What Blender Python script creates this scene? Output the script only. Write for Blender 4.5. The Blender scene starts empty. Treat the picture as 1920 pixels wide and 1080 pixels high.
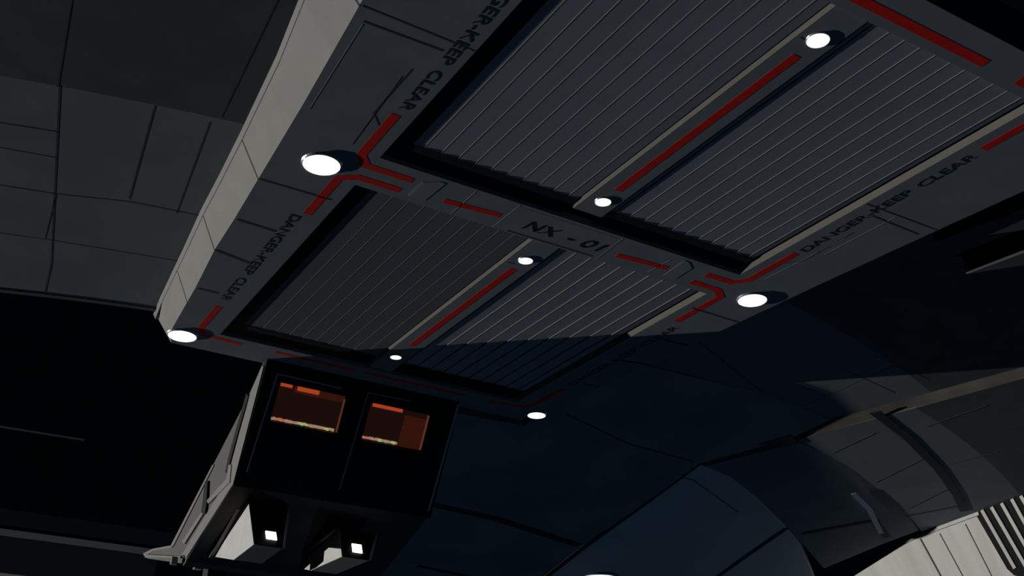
import bpy, math, random
from mathutils import Vector, Matrix
random.seed(4)
SC = bpy.context.scene
COL = SC.collection
# ------------------------------------------------------------------ camera
F = 2064.0
CAM = Vector((-20.6177, -31.8428, -21.1765))
RT = Matrix(((0.85782214, 0.24308617, 0.45282478),
             (-0.51362091, 0.3741104, 0.77216252),
             (0.01829557, -0.89495839, 0.44577433)))     # columns: image right, image down, view
cd = bpy.data.cameras.new('camera'); cam = bpy.data.objects.new('camera', cd); COL.objects.link(cam)
cd.sensor_width = 36; cd.lens = 36 * F / 1920; cd.clip_end = 2000
rx, dn, fw = RT.col[0], RT.col[1], RT.col[2]
m = Matrix.Identity(4)
for i in range(3):
    m[i][0] = rx[i]; m[i][1] = -dn[i]; m[i][2] = -fw[i]; m[i][3] = CAM[i]
cam.matrix_world = m
SC.camera = cam
# ------------------------------------------------------------------ light
w = bpy.data.worlds.new('space'); SC.world = w; w.use_nodes = True
w.node_tree.nodes['Background'].inputs[0].default_value = (0.5, 0.7, 1.0, 1)
w.node_tree.nodes['Background'].inputs[1].default_value = 0.0009
def sun(name, d, strength, color, angle):
    l = bpy.data.lights.new(name, 'SUN'); l.energy = strength; l.color = color; l.angle = math.radians(angle)
    o = bpy.data.objects.new(name, l); COL.objects.link(o)
    o.rotation_euler = Vector(d).to_track_quat('-Z', 'Y').to_euler()
sun('sun_key', (1, -0.97, 0.15), 2.5, (1, 0.975, 0.92), 0.35)
sun('blue_fill', (-0.45, 0.25, 0.85), 0.105, (0.24, 0.54, 1.0), 3.0)  # weak blue fill light from an unseen source
vs = SC.view_settings
vs.view_transform = 'Standard'; vs.look = 'None'; vs.gamma = 1; vs.exposure = 0; vs.use_curve_mapping = False

# ------------------------------------------------------------------ materials
def mat(name, c, rough=0.75, var=0.06, scale=0.6, metal=0.0, spec=0.15, emit=None, es=0.0, streak=None):
    M = bpy.data.materials.new(name); M.use_nodes = True
    nt = M.node_tree; b = nt.nodes['Principled BSDF']
    b.inputs['Roughness'].default_value = rough; b.inputs['Metallic'].default_value = metal
    b.inputs['Specular IOR Level'].default_value = spec
    tc = nt.nodes.new('ShaderNodeTexCoord'); mp = nt.nodes.new('ShaderNodeMapping')
    nt.links.new(tc.outputs['Object'], mp.inputs[0])
    if streak: mp.inputs['Scale'].default_value = streak
    n = nt.nodes.new('ShaderNodeTexNoise'); n.inputs['Scale'].default_value = scale; n.inputs['Detail'].default_value = 5
    nt.links.new(mp.outputs[0], n.inputs[0])
    r = nt.nodes.new('ShaderNodeValToRGB')
    r.color_ramp.elements[0].position = 0.3; r.color_ramp.elements[1].position = 0.7
    r.color_ramp.elements[0].color = [x * (1 - var) for x in c] + [1]
    r.color_ramp.elements[1].color = [min(1, x * (1 + var)) for x in c] + [1]
    nt.links.new(n.outputs[0], r.inputs[0]); nt.links.new(r.outputs[0], b.inputs['Base Color'])
    if emit:
        b.inputs['Emission Color'].default_value = list(emit) + [1]; b.inputs['Emission Strength'].default_value = es
    return M
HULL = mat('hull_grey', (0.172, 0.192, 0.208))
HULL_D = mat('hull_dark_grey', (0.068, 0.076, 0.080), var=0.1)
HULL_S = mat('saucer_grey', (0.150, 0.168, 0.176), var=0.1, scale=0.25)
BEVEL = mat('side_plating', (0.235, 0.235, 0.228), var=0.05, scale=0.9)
CHAM = mat('recess_edge', (0.15, 0.142, 0.128))
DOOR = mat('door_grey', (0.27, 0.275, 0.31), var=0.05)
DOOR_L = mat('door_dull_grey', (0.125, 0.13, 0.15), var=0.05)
SLATE = mat('slat_edge', (0.16, 0.155, 0.145))
DARK = mat('recess_black', (0.03, 0.034, 0.045))
LINE = mat('panel_line', (0.045, 0.05, 0.055))
LITE = mat('panel_edge_light', (0.26, 0.27, 0.29))
RED = mat('red_paint', (0.62, 0.018, 0.012), var=0.12, scale=2)
INK = mat('lettering_black', (0.012, 0.013, 0.016))
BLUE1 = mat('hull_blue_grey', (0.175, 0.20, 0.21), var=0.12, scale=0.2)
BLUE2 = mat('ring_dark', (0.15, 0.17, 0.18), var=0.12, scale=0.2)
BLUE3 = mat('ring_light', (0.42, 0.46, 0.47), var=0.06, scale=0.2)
WHITE = mat('white_plating', (0.50, 0.50, 0.475), var=0.12, scale=0.5, streak=(0.15, 1.2, 0.15))
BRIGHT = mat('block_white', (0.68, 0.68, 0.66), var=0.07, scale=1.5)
PODM = mat('pod_grey', (0.135, 0.135, 0.13), var=0.05)
PODL = mat('pod_trim', (0.25, 0.25, 0.245), var=0.04)
PODB = mat('pod_black', (0.012, 0.012, 0.014), rough=0.5)
TRIMB = mat('pod_blue_edge', (0.45, 0.55, 0.75), var=0.03)
CHROME = mat('lamp_rim', (0.5, 0.55, 0.62), rough=0.3, metal=0.7, spec=0.5)
LENS = mat('lamp_lens', (0.9, 0.9, 0.9), emit=(1.0, 0.99, 0.96), es=2.2)
LENS_S = mat('small_lamp_lens', (0.9, 0.9, 0.9), emit=(1.0, 0.98, 0.92), es=1.0)
ORANGE = mat('window_orange', (0.3, 0.06, 0.02), emit=(1.0, 0.13, 0.03), es=0.36, var=0.1)
BROWN = mat('window_brown', (0.05, 0.02, 0.015), emit=(1.0, 0.36, 0.25), es=0.009)
MAROON = mat('window_red_panel', (0.1, 0.02, 0.01), emit=(1.0, 0.20, 0.11), es=0.030)
AMBER = mat('window_edge', (0.1, 0.05, 0.03), emit=(1.0, 0.35, 0.18), es=0.085)
CON = mat('console_lights', (0.3, 0.25, 0.2), emit=(1.0, 0.62, 0.42), es=0.30)
CONG = mat('console_green', (0.3, 0.35, 0.2), emit=(0.85, 0.95, 0.35), es=0.38)
CONR = mat('console_red', (0.3, 0.1, 0.1), emit=(1.0, 0.35, 0.22), es=0.36)
SPACE = mat('boom_dark', (0.5, 0.42, 0.34))
# ------------------------------------------------------------------ helpers
def ray(p): return RT @ Vector((p[0] - 960, p[1] - 540, F))
def on_z(p, z):
    r = ray(p); return CAM + r * ((z - CAM.z) / r.z)
def on_x(p, x):
    r = ray(p); return CAM + r * ((x - CAM.x) / r.x)
def on_y(p, y):
    r = ray(p); return CAM + r * ((y - CAM.y) / r.y)
def on_plane(p, o, n):
    r = ray(p); return CAM + r * ((Vector(o) - CAM).dot(n) / r.dot(n))
def on_f(p, f):
    z = 0.5; q = on_z(p, z)
    for _ in range(60):
        z = z * 0.5 + f(q.x, q.y) * 0.5; q = on_z(p, z)
    return q
class MB:
    def __init__(s): s.v = []; s.f = []
    def face(s, pts):
        n = len(s.v); s.v += [tuple(p) for p in pts]; s.f.append(tuple(range(n, n + len(pts)))); return s
    def prism(s, pts, off):
        off = Vector(off); a = [Vector(p) for p in pts]; b = [p + off for p in a]; k = len(a)
        n = len(s.v); s.v += [tuple(p) for p in a + b]
        s.f.append(tuple(range(n, n + k))); s.f.append(tuple(range(n + 2 * k - 1, n + k - 1, -1)))
        for i in range(k):
            j = (i + 1) % k; s.f.append((n + j, n + i, n + k + i, n + k + j))
        return s
    def box(s, a, b):
        return s.prism([(a[0], a[1], a[2]), (b[0], a[1], a[2]), (b[0], b[1], a[2]), (a[0], b[1], a[2])], (0, 0, b[2] - a[2]))
    def cyl(s, c, r0, r1, z0, z1, n=40, cap=True):
        k = len(s.v)
        for z, r in ((z0, r0), (z1, r1)):
            for i in range(n):
                t = 2 * math.pi * i / n; s.v.append((c[0] + r * math.cos(t), c[1] + r * math.sin(t), c[2] + z))
        for i in range(n):
            j = (i + 1) % n; s.f.append((k + i, k + j, k + n + j, k + n + i))
        if cap: s.f.append(tuple(range(k, k + n))); s.f.append(tuple(range(k + n, k + 2 * n)))
        return s
    def ribbon(s, path, wd, z, h=0.006, f=None):
        """flat stripe along a path (x,y); mitred; hangs h below z"""
        P = [Vector(p[:2]) for p in path]; L = []; R_ = []
        for i, p in enumerate(P):
            d0 = (P[i] - P[i - 1]).normalized() if i else (P[1] - P[0]).normalized()
            d1 = (P[i + 1] - P[i]).normalized() if i < len(P) - 1 else d0
            n0 = Vector((-d0.y, d0.x)); n1 = Vector((-d1.y, d1.x)); mm = (n0 + n1).normalized()
            k = wd / 2 / max(0.4, mm.dot(n0)); L.append(p + mm * k); R_.append(p - mm * k)
        for i in range(len(P) - 1):
            q = [L[i], L[i + 1], R_[i + 1], R_[i]]
            s.prism([(a.x, a.y, (f(a.x, a.y) if f else z) + 0.01) for a in q], (0, 0, -h - 0.01))
        return s
    def build(s, name, material, parent=None, origin=None):
        me = bpy.data.meshes.new(name); o = bpy.data.objects.new(name, me)
        off = Vector((0, 0, 0))
        if parent is not None: off = Vector(parent.location)
        elif origin is not None: off = Vector(origin); o.location = off
        me.from_pydata([tuple(Vector(v) - off) for v in s.v], [], s.f); me.validate(); me.update()
        import bmesh
        bm = bmesh.new(); bm.from_mesh(me); bmesh.ops.recalc_face_normals(bm, faces=bm.faces); bm.to_mesh(me); bm.free()
        me.materials.append(material); COL.objects.link(o)
        if parent is not None: o.parent = parent
        return o
def tag(o, label, cat, group=None):
    o['label'] = label; o['category'] = cat
    if group: o['group'] = group
    return o
def thing(name, label, cat, loc=(0, 0, 0), group=None):
    o = bpy.data.objects.new(name, None); COL.objects.link(o); o.location = loc; o.empty_display_size = 0.5
    return tag(o, label, cat, group)
def text(name, body, loc, ang, size, parent, material=INK, sx=1.0, shear=0.0, depth=0.006):
    """lettering facing down; ang 0 = reads along +X with tops towards -Y"""
    cu = bpy.data.curves.new(name, 'FONT'); cu.body = body; cu.size = size; cu.extrude = depth; cu.shear = shear
    cu.align_x = 'LEFT'; cu.align_y = 'BOTTOM_BASELINE'
    t = bpy.data.objects.new(name, cu); COL.objects.link(t)
    bpy.context.view_layer.update()
    me = bpy.data.meshes.new_from_object(t.evaluated_get(bpy.context.evaluated_depsgraph_get()))
    bpy.data.objects.remove(t)
    xs = [v.co.x for v in me.vertices]; wdt = max(xs) - min(xs); x0 = min(xs)
    k = sx / wdt
    for v in me.vertices: v.co.x = (v.co.x - x0) * k
    o = bpy.data.objects.new(name, me); COL.objects.link(o)
    me.materials.clear(); me.materials.append(material)
    o.parent = parent
    o.location = Vector(loc) - Vector(parent.location); o.rotation_euler = (math.pi, 0, ang)
    return o

# ------------------------------------------------------------------ saucer hull behind the keel
ZS = 1.65
def arc(x, y0, R2): return y0 + x * x / R2
fwd = lambda x: arc(x, 0.6, 154.0)
aftl = lambda x: arc(x, 17.9, 102.0)
def ring_z(x, y):
    t = max(0.0, y - 11.9)
    return ZS - 0.132 * min(t, 5.0) - 0.102 * max(0.0, t - 5.0) + 0.05 * (x - 28) * min(1.0, t / 14.0)
xs = [-70 + i * 2 for i in range(50)] + [29.5]
mb = MB()
fw_pts = [(x, fwd(x), ZS) for x in xs]
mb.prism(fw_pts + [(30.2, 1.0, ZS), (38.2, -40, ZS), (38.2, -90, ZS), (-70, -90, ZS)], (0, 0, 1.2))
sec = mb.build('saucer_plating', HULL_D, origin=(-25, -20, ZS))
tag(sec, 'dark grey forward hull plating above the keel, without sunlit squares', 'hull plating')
for px_ in ([(-18.55, 2.9), (-20.9, -20)], [(-13.2, 1.6), (-14.2, -14)], [(-40, 3), (-16, -5.5), (-12, -6)]):
    MB().ribbon(px_, 0.05, ZS).build('panel_seam', LINE, sec)
# middle ring on the left of the keel
ml = MB()
lx = [-70 + i * 2 for i in range(33)] + [-5]
ml.prism([(x, fwd(x), ZS) for x in lx] + [(x, aftl(x), ZS) for x in reversed(lx)], (0, 0, 1.2))
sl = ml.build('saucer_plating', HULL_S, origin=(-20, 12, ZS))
tag(sl, 'lighter grey saucer plating with fine seams, left of the bright keel side', 'hull plating')
for path, wd in (([(-18.5, 2.8), (-16.2, 17.0), (-15.9, 20.2)], .07), ([(-15.4, 2.2), (-14.6, 9.2)], .06), ([(-13.45, 2.1), (-12.65, 9.3)], .05),
                 ([(-27, 8.6), (-20, 6.3), (-18.0, 5.75)], .07), ([(-27, 10.8), (-20, 8.1), (-17.7, 7.6)], .05),
                 ([(-27, 14), (-20.3, 11.2), (-17.2, 10.4), (-14.5, 9.4), (-11.3, 8.9)], .07),
                 ([(-27, 18.5), (-20, 15.5), (-16.6, 14.6), (-11.3, 13.5)], .05),
                 ([(-17.2, 10.4), (-16.9, 14.6)], .04), ([(-24, 7), (-21.5, 20)], .05)):
    MB().ribbon(path, wd, ZS).build('panel_seam', LINE, sl)
MB().prism([(x, aftl(x), ZS - 0.05) for x in lx] + [(x, aftl(x) + 0.35, ZS - 0.05) for x in reversed(lx)], (0, 0, 0.9)).build('edge_band', HULL_D, sl)
# middle ring on the right of the keel
mr = MB(); rxs = [0 + i * 2 for i in range(15)] + [29.5]
mr.prism([(x, fwd(x), ZS) for x in rxs] + [(28.85, 7.6, ZS), (27.7, 12.4, ZS), (21.6, 11.5, ZS), (0, 11.9, ZS)], (0, 0, 1.2))
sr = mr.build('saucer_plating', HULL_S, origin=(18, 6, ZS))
tag(sr, 'flat hull plating right of the keel with a sunlit grey wedge', 'hull plating')
for path in ([(22.5, 4.1), (27.6, 4.9)], [(24.3, 3.6), (24.9, 11.7)], [(22.3, 6.3), (27.6, 7.3)], [(21.9, 9.0), (24.6, 9.3)]):
    MB().ribbon(path, .04, ZS).build('panel_seam', LINE, sr)
# aft plating: slopes down towards the stern
SLAB = 1.2
edge_px = [(1310, 870), (1100, 1020), (1000, 1100)]
edge_w = [on_f(p, ring_z) for p in edge_px]
poly = [Vector((x, y, 0)) for x, y in ((10.9, 11.9), (21.6, 11.5), (27.7, 12.4), (27.4, 15))] + edge_w + [on_f((700, 1130), ring_z), on_f((690, 1055), ring_z), on_f((752, 970), ring_z)] + [Vector((5.0, 20.1, 0)), Vector((10.9, 20.1, 0))]
import bmesh
def sheet(poly, f, th, step=1.5):
    bm = bmesh.new(); bm.faces.new([bm.verts.new((p.x, p.y, 0)) for p in poly])
    for ax in (0, 1):
        lo = min(p[ax] for p in poly); hi = max(p[ax] for p in poly); q = lo + step
        while q < hi:
            co = [0, 0, 0]; co[ax] = q; no = [0, 0, 0]; no[ax] = 1
            bmesh.ops.bisect_plane(bm, geom=bm.verts[:] + bm.edges[:] + bm.faces[:], plane_co=co, plane_no=no); q += step
    for v in bm.verts: v.co.z = f(v.co.x, v.co.y)
    r = bmesh.ops.extrude_face_region(bm, geom=bm.faces[:])
    for v in r['geom']:
        if isinstance(v, bmesh.types.BMVert): v.co.z += th
    bm.verts.index_update(); mb_ = MB(); mb_.v = [tuple(v.co) for v in bm.verts]; mb_.f = [tuple(v.index for v in f_.verts) for f_ in bm.faces]
    bm.free(); return mb_
ma = sheet(poly, ring_z, 1.2)
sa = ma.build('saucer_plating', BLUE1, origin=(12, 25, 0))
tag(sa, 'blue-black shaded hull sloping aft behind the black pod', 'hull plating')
def strip_px(pts, wd, f, name, mt, par, h=0.02):
    P = [on_f(p, f) for p in pts]; MB().ribbon(P, wd, 0, h=h, f=f).build(name, mt, par)
strip_px([(785, 940), (930, 972), (1085, 1022)], .8, ring_z, 'groove_or_shade', DARK, sa)
strip_px([(780, 1060), (900, 1085)], .5, ring_z, 'groove_or_shade', DARK, sa)
strip_px([(1060, 775), (1180, 832), (1300, 865)], .10, ring_z, 'panel_seam', LINE, sa)
strip_px([(1310, 640), (1430, 735)], .04, lambda x, y: ZS, 'panel_seam', LINE, sr)

for lb, zf, pts in (('slim grey wedge added for a sunlit patch right of the keel edge', .42, [(1752, 455), (1920, 391), (2040, 345), (2040, 410), (1920, 431)]),
                    ('smaller wedge added for a dim sunlit patch below the other wedge', .80, [(1812, 514), (1920, 474), (2040, 432), (2040, 478), (1920, 497)])):
    c0 = on_z(pts[0], zf)  # wedges added to catch the sun in place of light patches on the hull
    tag(MB().prism([on_z(p, zf) for p in pts], (0, 0, ZS - zf)).build('sun_patch_wedge', HULL_D, origin=c0), lb, 'added wedge')
# ------------------------------------------------------------------ lower deck slab on the far right
ya = lambda x: 10.83 + x * x / 172.4
slab_z = lambda x, y: SLAB - 0.11 * max(0.0, y - ya(x)) + .14 * min(1.0, max(0.0, y - ya(x)) / 4)
slab = thing('lower_hull', 'stepped lower hull at the right with curved rings and a thick dark rib', 'hull', (36, 12, SLAB))
f77 = lambda x: 3.1 + x * x / 196.0
ex = [29.4 + i * 1.9 for i in range(13)]
MB().prism([(38.6, -40, SLAB)] + [(x, f77(x), SLAB) for x in ex] + [(52.2, -40, SLAB)], (0, 0, 1.6)).build('forward_plating', HULL_D, slab)
mids = ex
MB().prism([(x, f77(x), SLAB) for x in mids] + [(x, ya(x), SLAB) for x in reversed([27.9] + mids)], (0, 0, 1.6)).build('middle_plating', HULL_S, slab)
# slanted left-facing wall between the two levels (catches the sun)
wall = MB(); A = [(38.6, -40), (30.6, 1.3), (29.36, 8.1), (27.95, 15.0)]; Bt = [(38.2, -40), (30.2, 1.0), (28.85, 7.6), (27.6, 13.0)]
for i in range(3):
    a, b, c_, d_ = A[i], A[i + 1], Bt[i + 1], Bt[i]
    wall.prism([(a[0], a[1], SLAB - .01), (b[0], b[1], SLAB - .01), (c_[0], c_[1], ZS), (d_[0], d_[1], ZS)], (0.2, 0, 0.05))
wall.build('step_edge', mat('step_edge_tan', (0.065, 0.062, 0.054), var=.35, scale=.4), slab)
# rings aft of the sunlit plating
def patch(px_list, f, name, mt, par, th=0.5):
    P = [on_f(p, f) for p in px_list]
    m_ = MB()
    c = sum(P, Vector()) / len(P)
    m_.prism(P, (0, 0, th)); return m_.build(name, mt, par)
ring_a = [(1495, 828), (1545, 850), (1600, 880), (1665, 932), (1700, 965), (1722, 995)]
def ringpatch(up, lo, f, name, mt):
    U = [on_f(p, f) for p in up]; Lw = [on_f(p, f) for p in lo]
    m_ = MB()
    N = 8
    def g(i, k):
        p = U[i].lerp(Lw[i], k / N); return Vector((p.x, p.y, f(p.x, p.y)))
    for i in range(len(U) - 1):
        for k in range(N):
            m_.prism([g(i, k), g(i + 1, k), g(i + 1, k + 1), g(i, k + 1)], (0, 0, 0.6))
    return m_.build(name, mt, slab)
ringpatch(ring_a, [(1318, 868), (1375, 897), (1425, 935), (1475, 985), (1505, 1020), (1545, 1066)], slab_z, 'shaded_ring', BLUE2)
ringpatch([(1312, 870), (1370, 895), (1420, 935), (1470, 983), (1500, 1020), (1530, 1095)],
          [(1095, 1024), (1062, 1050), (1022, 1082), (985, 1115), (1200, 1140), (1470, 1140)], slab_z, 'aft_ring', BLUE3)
flat = lambda x, y: SLAB
zz = lambda d: (lambda x, y: slab_z(x, y) - d)
strip_px([(1308, 870), (1200, 950), (1100, 1022), (1020, 1085)], .55, zz(.05), 'groove_or_shade', DARK, slab, .02)
strip_px([(1312, 868), (1400, 845), (1492, 824)], 1.5, zz(.05), 'groove_or_shade', DARK, slab, .02)  # black strip painted in for the shaded end of the step wall
strip_px([(1340, 1085), (1400, 1042), (1475, 990)], .5, zz(0), 'panel_seam', DARK, slab)
strip_px([(1505, 1001), (1570, 989), (1640, 977)], .5, zz(.04), 'panel_seam', DARK, slab)
strip_px([(1640, 977), (1700, 967), (1795, 949)], .35, flat, 'panel_seam', DARK, slab)
strip_px([(1385, 960), (1300, 900), (1260, 890)], .08, zz(0), 'panel_seam', LINE, slab)
strip_px([(1600, 925), (1630, 955), (1652, 1000)], .4, zz(.05), 'ridge', BLUE3, slab, .03)
strip_px([(1640, 975), (1665, 1008)], .6, zz(.05), 'ridge_shadow_gap', DARK, slab)
for a, b in (((1560, 850), (1640, 812)), ((1640, 905), (1735, 858)), ((1700, 955), (1780, 915)), ((1735, 800), (1850, 760)), ((1780, 870), (1870, 848))):
    strip_px([a, b], .06, flat, 'panel_seam', LINE, slab)
rib = MB(); RP = [on_f(p, flat) for p in ((1640, 772), (1705, 822), (1760, 878), (1795, 928), (1808, 958))]
rib.ribbon([tuple(RP[0])] + [tuple((RP[i] + RP[i + 1]) / 2) if 0 else tuple(RP[i + 1]) for i in range(4)], 0.62, SLAB, h=0.04)
rib.build('curved_rib', mat('rib_dark_blue', (0.022, 0.028, 0.04)), slab)

# ------------------------------------------------------------------ white hull with grille, far right
WO = Vector((50.61, 20.25, 1.2)); D1 = Vector((-1.3, -5.0, 0)).normalized(); D2 = Vector((0.6, 0, -1)).normalized()
WN = D1.cross(D2).normalized()
W = lambda p: on_plane(p, WO, WN)
wh = thing('white_hull', 'sunlit white hull wall in the corner with black striped grille', 'hull', tuple(WO))
off = WN * 0.8
if off.x < 0: off = -off
MB().prism([W(p) for p in [(1560, 1105), (1600, 1081), (1700, 1018), (1722, 1004), (1838, 966), (1925, 934), (2000, 905), (2060, 1140), (1600, 1180)]], off).build('wall_plating', WHITE, wh)
so = -off.normalized() * 0.05
MB().prism([W(p) for p in [(1700, 1016), (1722, 1000), (1836, 958), (1838, 964), (1724, 1006)]], so * 3).build('top_lip', mat('lip_light', (.5, .5, .48)), wh)
def wline(a, b, wpx, name, mt, k=1.0):
    a = Vector(a); b = Vector(b); d = (b - a).normalized(); n = Vector((-d.y, d.x)) * wpx / 2
    MB().prism([W(tuple(q)) for q in (a + n, b + n, b - n, a - n)], so * k).build(name, mt, wh)
LG = mat('white_hull_seam', (0.10, 0.10, 0.10))
wline((1726, 1010), (1767, 1085), 2.0, 'panel_seam', LG)
wline((1762, 1000), (1808, 1085), 1.2, 'panel_seam', mat('fine_seam', (.25, .25, .25)))
wline((1810, 982), (1862, 1085), 1.2, 'panel_seam', bpy.data.materials['fine_seam'])
gr = MB(); gr.prism([W(p) for p in [(1829, 962), (1850, 953), (1925, 922), (2000, 900), (2000, 1090), (1922, 1084), (1902, 1078), (1889, 1066)]], so * 1.0)
grille = gr.build('grille', mat('grille_black', (0.006, 0.006, 0.007)), wh)
for a, b in (((1843, 955), (1905, 1064)), ((1861, 949), (1925, 1060)), ((1880, 942), (1935, 1040)), ((1899, 934), (1945, 1018)), ((1916, 928), (1955, 996))):
    A2 = Vector(a); B2 = Vector(b); d = (B2 - A2).normalized(); n = Vector((-d.y, d.x)) * 3.1
    q = MB(); q.prism([W(tuple(t)) for t in (A2 + n, B2 + n, B2 - n, A2 - n)], so * 3)
    o = q.build('grille_bar', WHITE, None); o.parent = grille
    o.location = Vector((0, 0, 0)) - Vector(wh.location) * 1

# ------------------------------------------------------------------ keel
KE = [(19.0, 9.95), (17.7, 10.35), (12.3, 10.72), (8.4, 11.08), (5.5, 11.2), (2.1, 11.4), (-2.8, 11.68), (-8.0, 12.05), (-17.0, 12.75)]
TOPO = [(19.85, 10.55), (17.7, 10.95), (12.3, 11.4), (8.4, 11.75), (5.5, 11.93), (2.1, 12.18), (-2.8, 12.6), (-6.0, 13.0), (-17.0, 14.2)]
def kx(y, T=KE):
    for (y1, x1), (y0, x0) in zip(T, T[1:]):
        if y0 <= y <= y1: return x0 + (x1 - x0) * (y - y0) / (y1 - y0)
    return T[0][1] if y > T[0][0] else T[-1][1]
keel = thing('launch_bay_keel', 'long grey keel with red stripes, warning lettering and four ribbed bays', 'keel', (0, 0, 0))
ZT = 1.4
BX = 8.25; BAYS = ((-15.5, -1.4), (0.72, 16.7))
pl = MB()
ys = sorted(set([y for y, _ in KE] + [-15.5, -1.4, 0.72, 16.7]))
for y0, y1 in zip(ys, ys[1:]):
    for s in (-1, 1):
        pl.face([(s * BX, y0, 0), (s * kx(y0), y0, 0), (s * kx(y1), y1, 0), (s * BX, y1, 0)])
    inb = any(a <= (y0 + y1) / 2 <= b for a, b in BAYS)
    if not inb: pl.face([(-BX, y0, 0), (BX, y0, 0), (BX, y1, 0), (-BX, y1, 0)])
# body behind the plate
for y0, y1 in zip(ys, ys[1:]):
    for s in (-1, 1):
        pl.face([(s * kx(y0), y0, .35), (s * BX, y0, .35), (s * BX, y1, .35), (s * kx(y1), y1, .35)])
pl.build('underside_plate', HULL, keel)
ce = MB()
DZ = 0.16; CW = 0.19
for a, b in BAYS:
    o4 = [(-BX, a), (BX, a), (BX, b), (-BX, b)]; i4 = [(-BX + .1, a + .1), (BX - CW, a + .1), (BX - CW, b - .12), (-BX + .1, b - .12)]
    for k in range(4):
        j = (k + 1) % 4
        ce.face([(o4[k][0], o4[k][1], 0), (o4[j][0], o4[j][1], 0), (i4[j][0], i4[j][1], DZ + .05), (i4[k][0], i4[k][1], DZ + .05)])
ce.build('bay_rim', CHAM, keel)
for s, nm in ((-1, 'left'), (1, 'right')):
    bv = MB(); yy = [y for y, _ in KE][::-1]
    seg = [(-17, -8.36), (-8.36, 2.22), (2.22, 8.44), (8.44, 19.0)]
    K = sorted(set(yy + [-6.0, -8.36, 2.22, 8.44]))
    for y0, y1 in zip(K, K[1:]):
        t0 = (s * kx(y0, TOPO), y0 if y0 < 18 else 19.85, ZT); t1 = (s * kx(y1, TOPO), y1 if y1 < 18 else 19.85, ZT)
        if y1 > 18: t1 = (s * 10.55, 19.85, ZT)
        bv.face([(s * kx(y0), y0, 0), (s * kx(y1), y1, 0), t1, t0])
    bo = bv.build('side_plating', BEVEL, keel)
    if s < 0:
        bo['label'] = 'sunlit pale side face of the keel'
        for (y, a, b) in ((2.22, 0, 1), (8.44, 0, 1), (-8.36, 0, 1), (14.0, 0, 1)):
            wz = 0.035 if y < 13 else 0.02
            p0 = Vector((-kx(y) - .004, y, -.004)); p1 = Vector((-kx(y, TOPO) - .004, y, ZT))
            MB().prism([p0, p0 + Vector((0.006 , wz * 2, 0)), p1 + Vector((0.006, wz * 2, 0)), p1], (-.006, 0, -.004)).build('plating_seam', LINE, keel)
    lp = MB(); gp = MB()
    for y0, y1 in zip(K, K[1:]):
        if y0 > 18: continue
        a0 = kx(y0, TOPO); a1 = kx(y1, TOPO)
        ye = y1 if y1 < 18 else 19.9
        gp.face([(s * a0, y0, ZT), (s * a1, ye, ZT), (s * (a1 + .02), ye, ZT + .05), (s * (a0 + .02), y0, ZT + .05)])
        lp.prism([(s * (a0 + .02), y0, ZT + .05), (s * (a1 + .02), ye, ZT + .05), (s * (a1 + .14), ye, ZT + .26), (s * (a0 + .14), y0, ZT + .26)], (-s * .2, 0, 0))
    lp.build('rim_lip', BEVEL, keel); gp.build('rim_groove', DARK, keel)
en = MB()
en.face([(-9.95, 19, 0), (9.95, 19, 0), (10.55, 19.85, ZS), (-10.55, 19.85, ZS)])
en.build('aft_end', HULL, keel)
MB().face([(-12.75, -17, 0), (12.75, -17, 0), (14.2, -17, ZS), (-14.2, -17, ZS)]).build('front_end', DARK, keel)
MB().prism([(-10.5, 19.8, ZS - .15), (-6, 19.8, ZS - .15), (-6, 18, ZS - .15), (-10.9, 18, ZS - .15)], (0, 0, 0.3)).build('aft_fairing', HULL_D, keel)
# red markings
def stripe(path, wd=0.33): MB().ribbon(path, wd, 0, h=.006).build('red_stripe', RED, keel)
for s in (-1, 1):
    stripe([(s * 8.88, -4.05), (s * 8.88, -1.25), (s * 8.45, -.68), (s * (6.6 if s < 0 else 7.05), -.68)])
    stripe([(s * (6.7 if s < 0 else 6.95), .18), (s * 8.4, .18), (s * 8.95, .62), (s * 8.95, 3.68)])
    stripe([(s * 9.25, 13.65), (s * 9.25, 16.5), (s * 8.85, 17.15), (s * 7.0, 17.3)], .3)
    stripe([(s * 8.88, -12.95), (s * 8.88, -15.4), (s * 8.4, -16.03), (s * 6.6, -16.03)], .33)
stripe([(-5.0, -.05), (-2.66, -.24)], .3); stripe([(2.92, -.05), (5.35, -.24)], .3)
stripe([(-5.3, 17.3), (-1.0, 17.3)], .26); stripe([(-0.4, 17.3), (5.4, 17.3)], .26)
stripe([(-5.1, -16.03), (5.1, -16.03)], .34)
# plates and registry
def plate(name, pts, mt=HULL, h=.02): return MB().prism([(x, y, .003) for x, y in pts], (0, 0, -h - .003)).build(name, mt, keel)
rp = plate('registry_plate', [(-2.45, .68), (-2.4, -1.2), (2.3, -1.2), (2.4, .68)], HULL, .003)
for wd_, x_, ln_, y_ in (('NX', -1.5, 1.45, .14), ('-', .45, .3, .1), ('01', 1.15, 1.0, .14)):
    t = text('registry_lettering', wd_, (x_, y_, -.009), 0, 0.95, rp, sx=ln_, shear=.18)
for s in (-1, 1):
    plate('cover_plate', [(s * 6.25, .35), (s * 6.2, -.8), (s * 5.75, -1.15), (s * 5.5, -1.15), (s * 5.6, .35)], mat('cover_grey', (.19, .215, .23)) if s < 0 else bpy.data.materials['cover_grey'], .012)
def line(path, wd=.05, mt=LINE, name='panel_seam'): MB().ribbon(path, wd, 0, h=.006).build(name, mt, keel)
line([(-4.3, -1.28), (-4.31, .7)], .04, LITE, 'light_seam'); line([(-2.47, .7), (-2.42, -1.3)], .05, LITE, 'light_seam')
line([(2.42, .7), (2.32, -1.3)], .05, LITE, 'light_seam'); line([(-1.87, .6), (2.13, .55)], .07)
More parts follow.
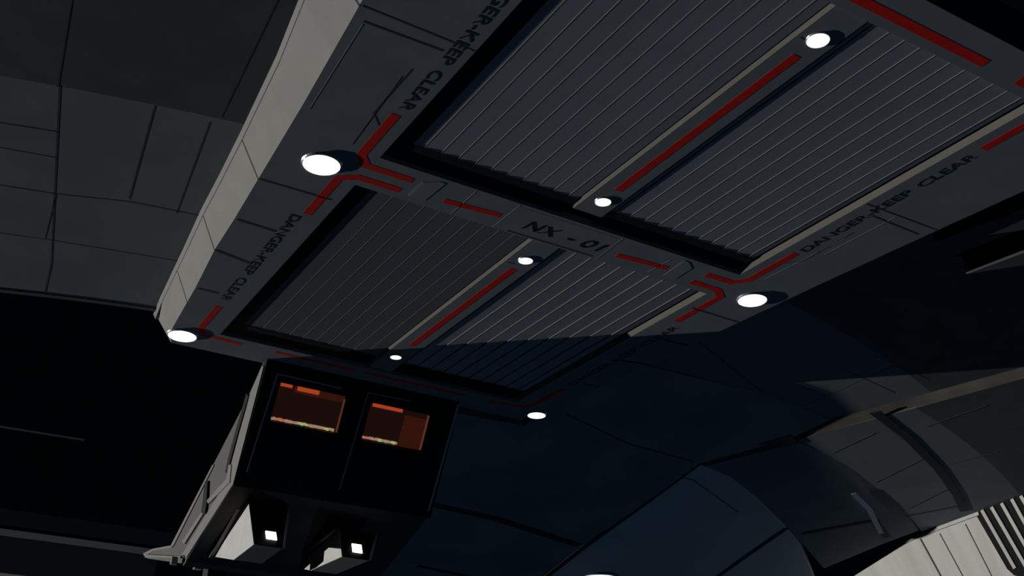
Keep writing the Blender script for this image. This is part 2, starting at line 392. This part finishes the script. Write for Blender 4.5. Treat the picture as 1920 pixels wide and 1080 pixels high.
line([(-1.9, .69), (2.2, .66)], .04, LITE, 'light_seam'); line([(4.9, .5), (5.0, -.9)], .035, LITE, 'light_seam')
line([(-6.3, .3), (-6.25, -.8)], .035, LITE, 'light_seam')
for s in (-1, 1):
    line([(s * 11.35, 2.22), (s * 8.6, 2.18)], .09); line([(s * 11.05, 8.44), (s * 9.5, 8.8)], .16)
    line([(s * 11.1, 5.53), (s * 9.5, 5.62)], .14); line([(s * 10.6, 12.33), (s * 9.7, 12.34)], .12)
    line([(s * 12.0, -8.36), (s * 8.3, -8.3)], .05); line([(s * 11.7, -7.75), (s * 9.1, -7.8)], .07)
    if s < 0: line([(s * 11.42, -2.8), (s * 11.66, -7.63)], .03, LITE, 'light_seam')
    line([(s * 9.1, -3.2), (s * 9.55, -3.75), (s * 9.5, -6.5)], .035)
    line([(s * 9.4, -1.7), (s * 9.6, -6.0)], .03, LITE if s > 0 else LINE)
line([(9.9, -4.6), (9.95, -8.2)], .04, LITE, 'light_seam')
# warnings
H = math.pi / 2
INK2 = mat('warning_ink', (.03, .033, .037))
def warning(x, y, ang, ln):
    sg = 1 if ang > 0 else -1
    for wd_, a_, b_ in (('DANGER-KEEP', 0, .66), ('CLEAR', .71, 1)):
        text('warning_lettering', wd_, (x, y + sg * ln * a_, -.004), ang, .56, keel, material=INK2, sx=ln * (b_ - a_))
warning(-8.98, -12.75, H, 8.35)
warning(9.12, -4.35, -H, 8.2)
warning(-9.47, 4.0, H, 8.9)
warning(9.5, 12.9, -H, 8.7)

# ------------------------------------------------------------------ bay doors and centre beams
def door(x0, x1, y0, y1, first, pitch, drop, mt, label):
    lines = []; x = first
    while x > x0 + .12: x -= pitch
    x += pitch
    while x < x1 - .1: lines.append(x); x += pitch
    e = [x0] + lines + [x1]; d = MB(); ed = MB()
    cx = (x0 + x1) / 2; cy = (y0 + y1) / 2
    for a, b in zip(e, e[1:]):
        d.prism([(a, y0, DZ - drop), (b, y0, DZ), (b, y0, DZ + .25), (a, y0, DZ + .25)], (0, y1 - y0, 0))
    o = d.build('bay_door', mt, origin=(cx, cy, DZ)); tag(o, label, 'bay door')
    L_, B_ = (.6, 1.15 if y0 < 0 else 1.3)
    if x0 > 0: L_ = .1
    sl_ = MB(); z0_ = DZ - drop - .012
    sl_.box((x0, y0, z0_), (x0 + L_, y1, DZ)); sl_.box((x0 + L_, y1 - B_, z0_), (x1, y1, DZ))  # near-black strips paint in the recess shade on the left and aft sides
    so_ = sl_.build('recess_shade', bpy.data.materials.get('recess_shade_black') or mat('recess_shade_black', (.008, .009, .012)), None); so_.parent = o; so_.location = -Vector(o.location)
    for a in lines:
        if a < x0 + L_: continue
        ed.box((a - .028, y0, DZ - drop - .004), (a - .0, y1 - B_, DZ + .01))
    ed.build('slat_edge', SLATE, None).parent = o
    k = [c for c in COL.objects if c.parent == o][-1]; k.location = -Vector(o.location)
    return o
P = .665
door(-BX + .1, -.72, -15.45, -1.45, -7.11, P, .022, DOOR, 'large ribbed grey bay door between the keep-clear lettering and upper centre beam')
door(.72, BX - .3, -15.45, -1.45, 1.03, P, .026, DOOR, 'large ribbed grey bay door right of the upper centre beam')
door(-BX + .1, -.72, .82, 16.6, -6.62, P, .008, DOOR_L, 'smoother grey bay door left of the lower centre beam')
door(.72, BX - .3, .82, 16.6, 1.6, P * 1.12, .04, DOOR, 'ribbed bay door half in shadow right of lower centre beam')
BH = 0.07
def divider(y0, y1, s0, s1, label):
    b = thing('bay_divider', label, 'beam', (0, (y0 + y1) / 2, DZ))
    m_ = MB()
    m_.prism([(-.55, y0, BH), (.72, y0, BH), (.72, y0, DZ + .1), (-.63, y0, DZ + .1)], (0, y1 - y0, 0))
    m_.build('beam_body', HULL, b)
    MB().prism([(-.555, y0, BH - .003), (-.55, y0, BH - .003), (-.63, y0, DZ + .02), (-.68, y0, DZ + .02)], (0, y1 - y0, 0)).build('left_edge', CHAM, b)
    MB().box((-.06, s0 + .13, BH - .006), (.26, s1 + .13, BH + .01)).build('red_stripe', RED, b)
    m2 = MB(); 
    for y in (s0 - .55 if s0 < 0 else s0 - .3, ):
        m2.box((-.42, y - .03, BH - .004), (-.1, y + .03, BH + .01))
    m2.build('seam', LINE, b)
    return b
divider(-15.45, -2.1, -13.35, -4.15, 'long centre beam with red stripe between the two upper bay doors')
divider(.75, 16.6, 3.28, 12.9, 'shorter centre beam with red stripe between the two lower bay doors')

# ------------------------------------------------------------------ lamps
def lamp(c, r, label, big, group, z=0.0):
    t = thing('floodlight' if big else 'marker_light', label, 'lamp', (c[0], c[1], z), group)
    h = .10 if big else .05
    MB().cyl((c[0], c[1], z), r * 1.02, r * 1.12, -h * .8, .01, 36).build('housing', CHROME, t)
    d = MB(); n = 36
    prev = None
    rings = [(r * math.cos(a), -h * .8 - r * (.09 if big else .07) * math.sin(a)) for a in [k * H / 6 for k in range(7)]]
    for (ra, za), (rb, zb) in zip(rings, rings[1:]): d.cyl((c[0], c[1], z), ra, max(rb, .001), za, zb, n, cap=False)
    o = d.build('lens', LENS if big else LENS_S, t)
    MB().cyl((c[0], c[1], z), r * 1.08, r * 1.08, -h * .82, -h * .62, 36, cap=False).build('rim_ring', CHROME, t)
    return t
G1 = 'round floodlights on the keel corners'; G2 = 'small marker lights on the centre beams'
lamp((-9.83, 0.03), .66, 'big round floodlight at left between two red corner stripes', True, G1)
lamp((10.25, 0.05), .62, 'big round floodlight right of the red corner brackets', True, G1)
lamp((-9.75, 17.75), .66, 'floodlight on the aft left keel corner below the pale side', True, G1)
lamp((10.2, 17.7), .50, 'lone floodlight in the shaded aft right corner', True, G1)
lamp((0.10, -14.10), .34, 'topmost small lamp on the centre beam, by a red edge stripe', False, G2, 0.07)
lamp((0.10, -3.10), .30, 'small lamp at the lower end of the upper centre beam', False, G2, 0.07)
lamp((0.12, 2.45), .30, 'small lamp just below the NX - 01 lettering', False, G2, 0.07)
lamp((0.06, 14.70), .28, 'small lamp in shadow at the end of the lower beam', False, G2, 0.07)
q = on_f((1125, 1083), slab_z)
lamp((q.x, q.y), 1.45, 'floodlight cut by the bottom edge of the picture', True, 'lamp on the aft hull', q.z)

# ------------------------------------------------------------------ pod
XL, XR = -5.3, 5.67
AY, AZ, BY, BZ, CY, CZ = 18.85, -0.02, 21.6, -5.6, 28.3, -8.15
pod = thing('equipment_pod', 'black fronted pod with two orange windows hanging behind the keel', 'pod', (0, 20, 1))
prof = [(18.1, 1.5), (AY, AZ), (BY, BZ), (CY, CZ), (28.75, -8.32), (37.6, -6.42), (37.9, -6.1), (36.6, -5.95), (31.5, -6.3), (25.6, -3.6), (20.85, -1.25), (19.0, -.05), (18.95, 1.5)]
prof[7] = (on_x((290, 1031), XL).y, on_x((290, 1031), XL).z)
prof[8] = (on_x((322, 1023), XL).y, on_x((322, 1023), XL).z)
MB().prism([(XL, y, z) for y, z in prof], (XR - XL, 0, 0)).build('pod_body', PODM, pod)
MB().prism([(0, 19.2, 1.5), (0, 25.5, 1.5), (0, 25.0, -2.2), (0, 21, -2.6)], (5.4, 0, 0)).build('sun_blocker', HULL_D, pod)  # unseen block added behind the pod to keep sun off the keel's aft corner
n1 = Vector((0, BZ - AZ, -(BY - AY))).normalized()
if n1.y > 0: n1 = -n1
n2 = Vector((0, CZ - BZ, -(CY - BY))).normalized()
if n2.z > 0: n2 = -n2
PA = (0, AY, AZ); PB = (0, BY, BZ)
def P1(p, d=0.0): return on_plane(p, Vector(PA) + n1 * d, n1)
def P2(p, d=0.0): return on_plane(p, Vector(PB) + n2 * d, n2)
# black facing with two window openings
w1 = [P1(p) for p in [(522, 713), (646, 742), (628, 813), (503, 784)]]
w2 = [P1(p) for p in [(692, 752), (803, 777), (784, 846), (672, 818)]]
def fl(x, t):  # point on upper face, t 0..1 from top to bottom
    return Vector((x, AY + (BY - AY) * t, AZ + (BZ - AZ) * t))
def tpar(p): return (p.z - AZ) / (BZ - AZ)
def rect(wn):
    x0 = (wn[0].x + wn[3].x) / 2; x1 = (wn[1].x + wn[2].x) / 2
    t0 = (tpar(wn[0]) + tpar(wn[1])) / 2; t1 = (tpar(wn[2]) + tpar(wn[3])) / 2
    return x0, x1, t0, t1
R1, R2 = rect(w1), rect(w2)
print('windows', R1, R2)
fc = MB(); th = n1 * 0.45
tt0 = min(R1[2], R2[2]); tt1 = max(R1[3], R2[3])
def pane(xa, xb, ta, tb): fc.prism([fl(xa, ta), fl(xb, ta), fl(xb, tb), fl(xa, tb)], th)
pane(XL, XR, -.12, tt0 - .0001)
pane(XL, XR, tt1, 1.0)
pane(XL, R1[0], tt0, tt1); pane(R1[1], R2[0], tt0, tt1); pane(R2[1], XR, tt0, tt1)
for rr in (R1, R2):
    if rr[2] > tt0: pane(rr[0], rr[1], tt0, rr[2])
    if rr[3] < tt1: pane(rr[0], rr[1], rr[3], tt1)
fc.build('front_panel', PODB, pod)
def window(rr, kind):
    x0, x1, t0, t1 = rr
    W_ = x1 - x0
    g = MB(); g.prism([fl(x0, t0) + n1 * .05, fl(x1, t0) + n1 * .05, fl(x1, t1) + n1 * .05, fl(x0, t1) + n1 * .05], n1 * .05)
    wi = g.build('window', BROWN, pod)
    def sub(name, mt, xa, xb, ta, tb, d=.1, h=.06):
        a, b, c, e = [fl(x0 + W_ * xx, t0 + (t1 - t0) * t_) + n1 * d for xx, t_ in ((xa, ta), (xb, ta), (xb, tb), (xa, tb))]
        o = MB().prism([a, b, c, e], n1 * h).build(name, mt, pod); o.parent = wi; return o
    if kind == 1:
        sub('red_glow_panel', MAROON, .25, 1, .03, .2)
        sub('light_bar', ORANGE, .03, .2, .02, .1, .2); sub('light_bar', ORANGE, .28, .6, .02, .13, .2)
        sub('frame_edge', AMBER, .985, 1.0, .1, .98, .15, .12)
        lo, hi = .02, .96
    else:
        sub('red_glow_panel', MAROON, .62, 1, .15, 1.0)
        sub('light_bar', ORANGE, .06, .55, .01, .1, .2)
        sub('frame_edge', AMBER, .98, 1.0, .03, .98, .15, .12)
        lo, hi = .02, .6
    k = 0; x = lo
    cells = []
    while x < hi:
        wd = random.uniform(.02, .05); cells.append((x, min(hi, x + wd))); x += wd + .008
    for a, b in cells:
        f_ = (a - lo) / (hi - lo)
        mt = CONR if .05 < f_ < .22 else (CONG if .42 < f_ < .55 or .82 < f_ < .9 else CON)
        sub('console_light', mt, a, b, random.uniform(.90, .92), random.uniform(.97, .985), .1, .08)
window(R1, 1); window(R2, 2)
# thin blue edge trims
def trim(pts, wpx, f, mt, par=pod, name='edge_trim', d=.47):
    for a, b in zip(pts, pts[1:]):
        a = Vector(a); b = Vector(b); dd = (b - a).normalized(); nn = Vector((-dd.y, dd.x)) * wpx / 2
        MB().prism([f(tuple(q_), d) for q_ in (a + nn, b + nn, b - nn, a - nn)], (n1 if f is P1 else n2) * .05).build(name, mt, par)
trim([(640, 728), (520, 701), (462, 885)], 1.8, P1, TRIMB)
trim([(770, 752), (690, 736), (636, 918)], 1.2, P1, TRIMB)
trim([(859, 758), (803, 958)], 2.6, P1, TRIMB)
# lower sloping face
def fl2(x, t): return Vector((x, BY + (CY - BY) * t, BZ + (CZ - BZ) * t))
MB().prism([fl2(XL, 0), fl2(XR, 0), fl2(XR, 1), fl2(XL, 1)], n2 * .12).build('lower_panel', mat('pod_lower_dark', (.07, .068, .065)), pod)
MB().prism([(XL, CY, CZ), (XR, CY, CZ), (XR, CY + .5, CZ - .15), (XL, CY + .5, CZ - .15)], n2 * .16).build('bottom_edge', PODM, pod)
# side plate details on the sunlit left face
def side(pts, d, name, mt):
    MB().prism([on_x(p, XL) + Vector((.02, 0, 0)) for p in pts], (-d - .02, 0, 0)).build(name, mt, pod)
side([(493, 686), (496, 688), (439, 908), (351, 1046), (340, 1045), (428, 900), (436, 868), (450, 815), (464, 766), (472, 735)], .06, 'front_flange', PODL)
side([(465, 738), (469, 744), (462, 768), (448, 816), (435, 864), (429, 888), (425, 886), (430, 862), (443, 814), (457, 766), (462, 748)], .09, 'slot', INK)
side([(437, 872), (434, 905), (394, 945), (390, 940), (428, 898), (432, 872)], .1, 'raised_bar', PODL)
side([(381, 960), (384, 964), (349, 1020), (344, 1017)], .1, 'raised_bar', PODL)
side([(388, 903), (393, 903), (391, 945), (388, 964), (381, 962), (384, 940)], .12, 'slot', INK)
side([(276, 1040), (325, 1043), (349, 1043), (347, 1047), (275, 1046)], .12, 'bottom_flange', PODL)
side([(400, 872), (403, 872), (326, 1025), (322, 1023)], .06, 'rear_flange', PODL)
side([(322, 1023), (325, 1027), (290, 1033), (272, 1043), (270, 1038), (288, 1029)], .06, 'rear_flange', PODL)
# projecting lamp blocks
def block(tl, base_l, topmid, bl, bl2, br, br2, tr, lampc, label):
    p_tl = P2(tl, .12); X0 = P2(base_l, .12).x
    X0 = (X0 + p_tl.x) / 2
    XB = XR_ = P2(tr, .12).x
    a = on_x(tl, X0); b = on_x(bl, X0); c = on_x(bl2, X0); e = on_x(base_l, X0)
    XB = X0 + (on_y(br, b.y).x - b.x)
    XT = X0 + (on_y(tr, a.y).x - a.x)
    XT = XT * .4 + XB * .6
    r4 = [Vector((XT, a.y, a.z)), Vector((XB, b.y, b.z)), Vector((XB, c.y, c.z)), Vector((XB, e.y, e.z))]
    l4 = [a, b, c, e]; m_ = MB(); m_.face(l4); m_.face(r4[::-1])
    for i in range(4):
        j = (i + 1) % 4; m_.face([l4[i], l4[j], r4[j], r4[i]])
    k_ = {}; vv = []; ff = []
    for f_ in m_.f:
        t_ = []
        for i in f_:
            key = tuple(round(c_, 5) for c_ in m_.v[i])
            if key not in k_: k_[key] = len(vv); vv.append(key)
            t_.append(k_[key])
        ff.append(tuple(t_))
    m_.v, m_.f = vv, ff
    o = m_.build('lamp_block', PODM, pod)
    # pale left face
    L = [a, b, c, e]
    if topmid: L = [a, b, c, e, on_x(topmid, X0)]
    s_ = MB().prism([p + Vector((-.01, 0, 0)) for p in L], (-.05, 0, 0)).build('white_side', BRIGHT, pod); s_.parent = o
    nf = (b - a).cross(Vector((1, 0, 0))).normalized()
    if nf.y > 0: nf = -nf
    f_ = MB().prism([a, b, Vector((XB, b.y, b.z)), Vector((XT, a.y, a.z))], nf * .04).build('black_front', PODB, pod); f_.parent = o
    lc = on_plane(lampc, a + nf * .05, nf); ux = Vector((.27, 0, 0)); uy = (b - a).normalized() * .26
    l_ = MB().prism([lc - ux - uy, lc + ux - uy, lc + ux + uy, lc - ux + uy], nf * .06).build('square_lamp', LENS, pod); l_.parent = o
    u = (e - a).normalized()
    t_ = MB(); 
    w_ = Vector((-.16, 0, 0)); up_ = n2 * .1
    t_.prism([a + w_ * 2, e + w_ * 2, e + w_ * .8, a + w_ * .8], up_); t2 = t_.build('trim', PODL, pod); t2.parent = o
    r_ = MB().prism([Vector((XT, a.y, a.z)), Vector((XB, b.y, b.z)), Vector((XB, b.y, b.z)) + Vector((.1, 0, 0)), Vector((XT, a.y, a.z)) + Vector((.1, 0, 0))], nf * .12).build('edge_trim', TRIMB, pod); r_.parent = o
    print('block', a, b, c, e, XB)
block((467, 933), (403, 1044), None, (478, 1021), (440, 1050), (530, 1028), (487, 1054), (574, 950), (508, 1005), '')
block((637, 992), (548, 1062), (599, 1004), (643, 1044), (584, 1070), (692, 1049), (650, 1070), (734, 977), (669, 1029), '')
# small fittings under the pod
for (px0, py0), s_, mt in (((326, 1053), .16, PODL), ((371, 1061), .2, PODL), ((402, 1073), .5, PODB), ((422, 1074), .2, PODM)):
    c = on_y((px0, py0), 29.2)
    MB().prism([c + Vector((-s_, -s_, -s_)), c + Vector((s_, -s_, -s_)), c + Vector((s_, s_, -s_)), c + Vector((-s_, s_, -s_))], (0, 0, 2.5 * s_)).build('underside_fitting', mt, pod)

# ------------------------------------------------------------------ distant boom
Y0 = 150.0
a = on_y((0, 953), Y0); b = on_y((0, 990), Y0)
c = on_z((0, 1003), b.z); d = on_y((0, 1074), c.y)
bo = MB()
bt = thing('distant_hull_boom', 'dim horizontal hull boom with pale band low at the left', 'hull boom', (-60, Y0, b.z))
xa, xb = -140, 60
MB().prism([(xa, Y0, a.z), (xb, Y0, a.z), (xb, Y0, b.z), (xa, Y0, b.z)], (0, .2, 0)).build('upper_face', SPACE, bt)
MB().prism([(xa, Y0, b.z), (xb, Y0, b.z), (xb, c.y, b.z), (xa, c.y, b.z)], (0, 0, .5)).build('pale_band', HULL_S, bt)
MB().prism([(xa, c.y, b.z), (xb, c.y, b.z), (xb, c.y + .1, b.z), (xa, c.y + .1, b.z)], (0, 0, 4)).build('rear_edge', SPACE, bt)
d1 = on_y((0, 1000), 320.0); d2 = on_y((0, 1074), 320.0)
MB().prism([(xa * 2, 320, d1.z), (xb, 320, d1.z), (xb, 320, d2.z), (xa * 2, 320, d2.z)], (0, 10, 0)).build('lower_face', SPACE, bt)
g1 = on_y((0, 803), Y0 - 10); g2 = on_y((160, 822), Y0 - 10)
MB().prism([g1 + Vector((-30, 0, 0)), g2, g2 + Vector((0, 0, -.12)), g1 + Vector((-30, 0, -.12))], (0, 1, 0)).build('guide_rail', HULL_D, bt)
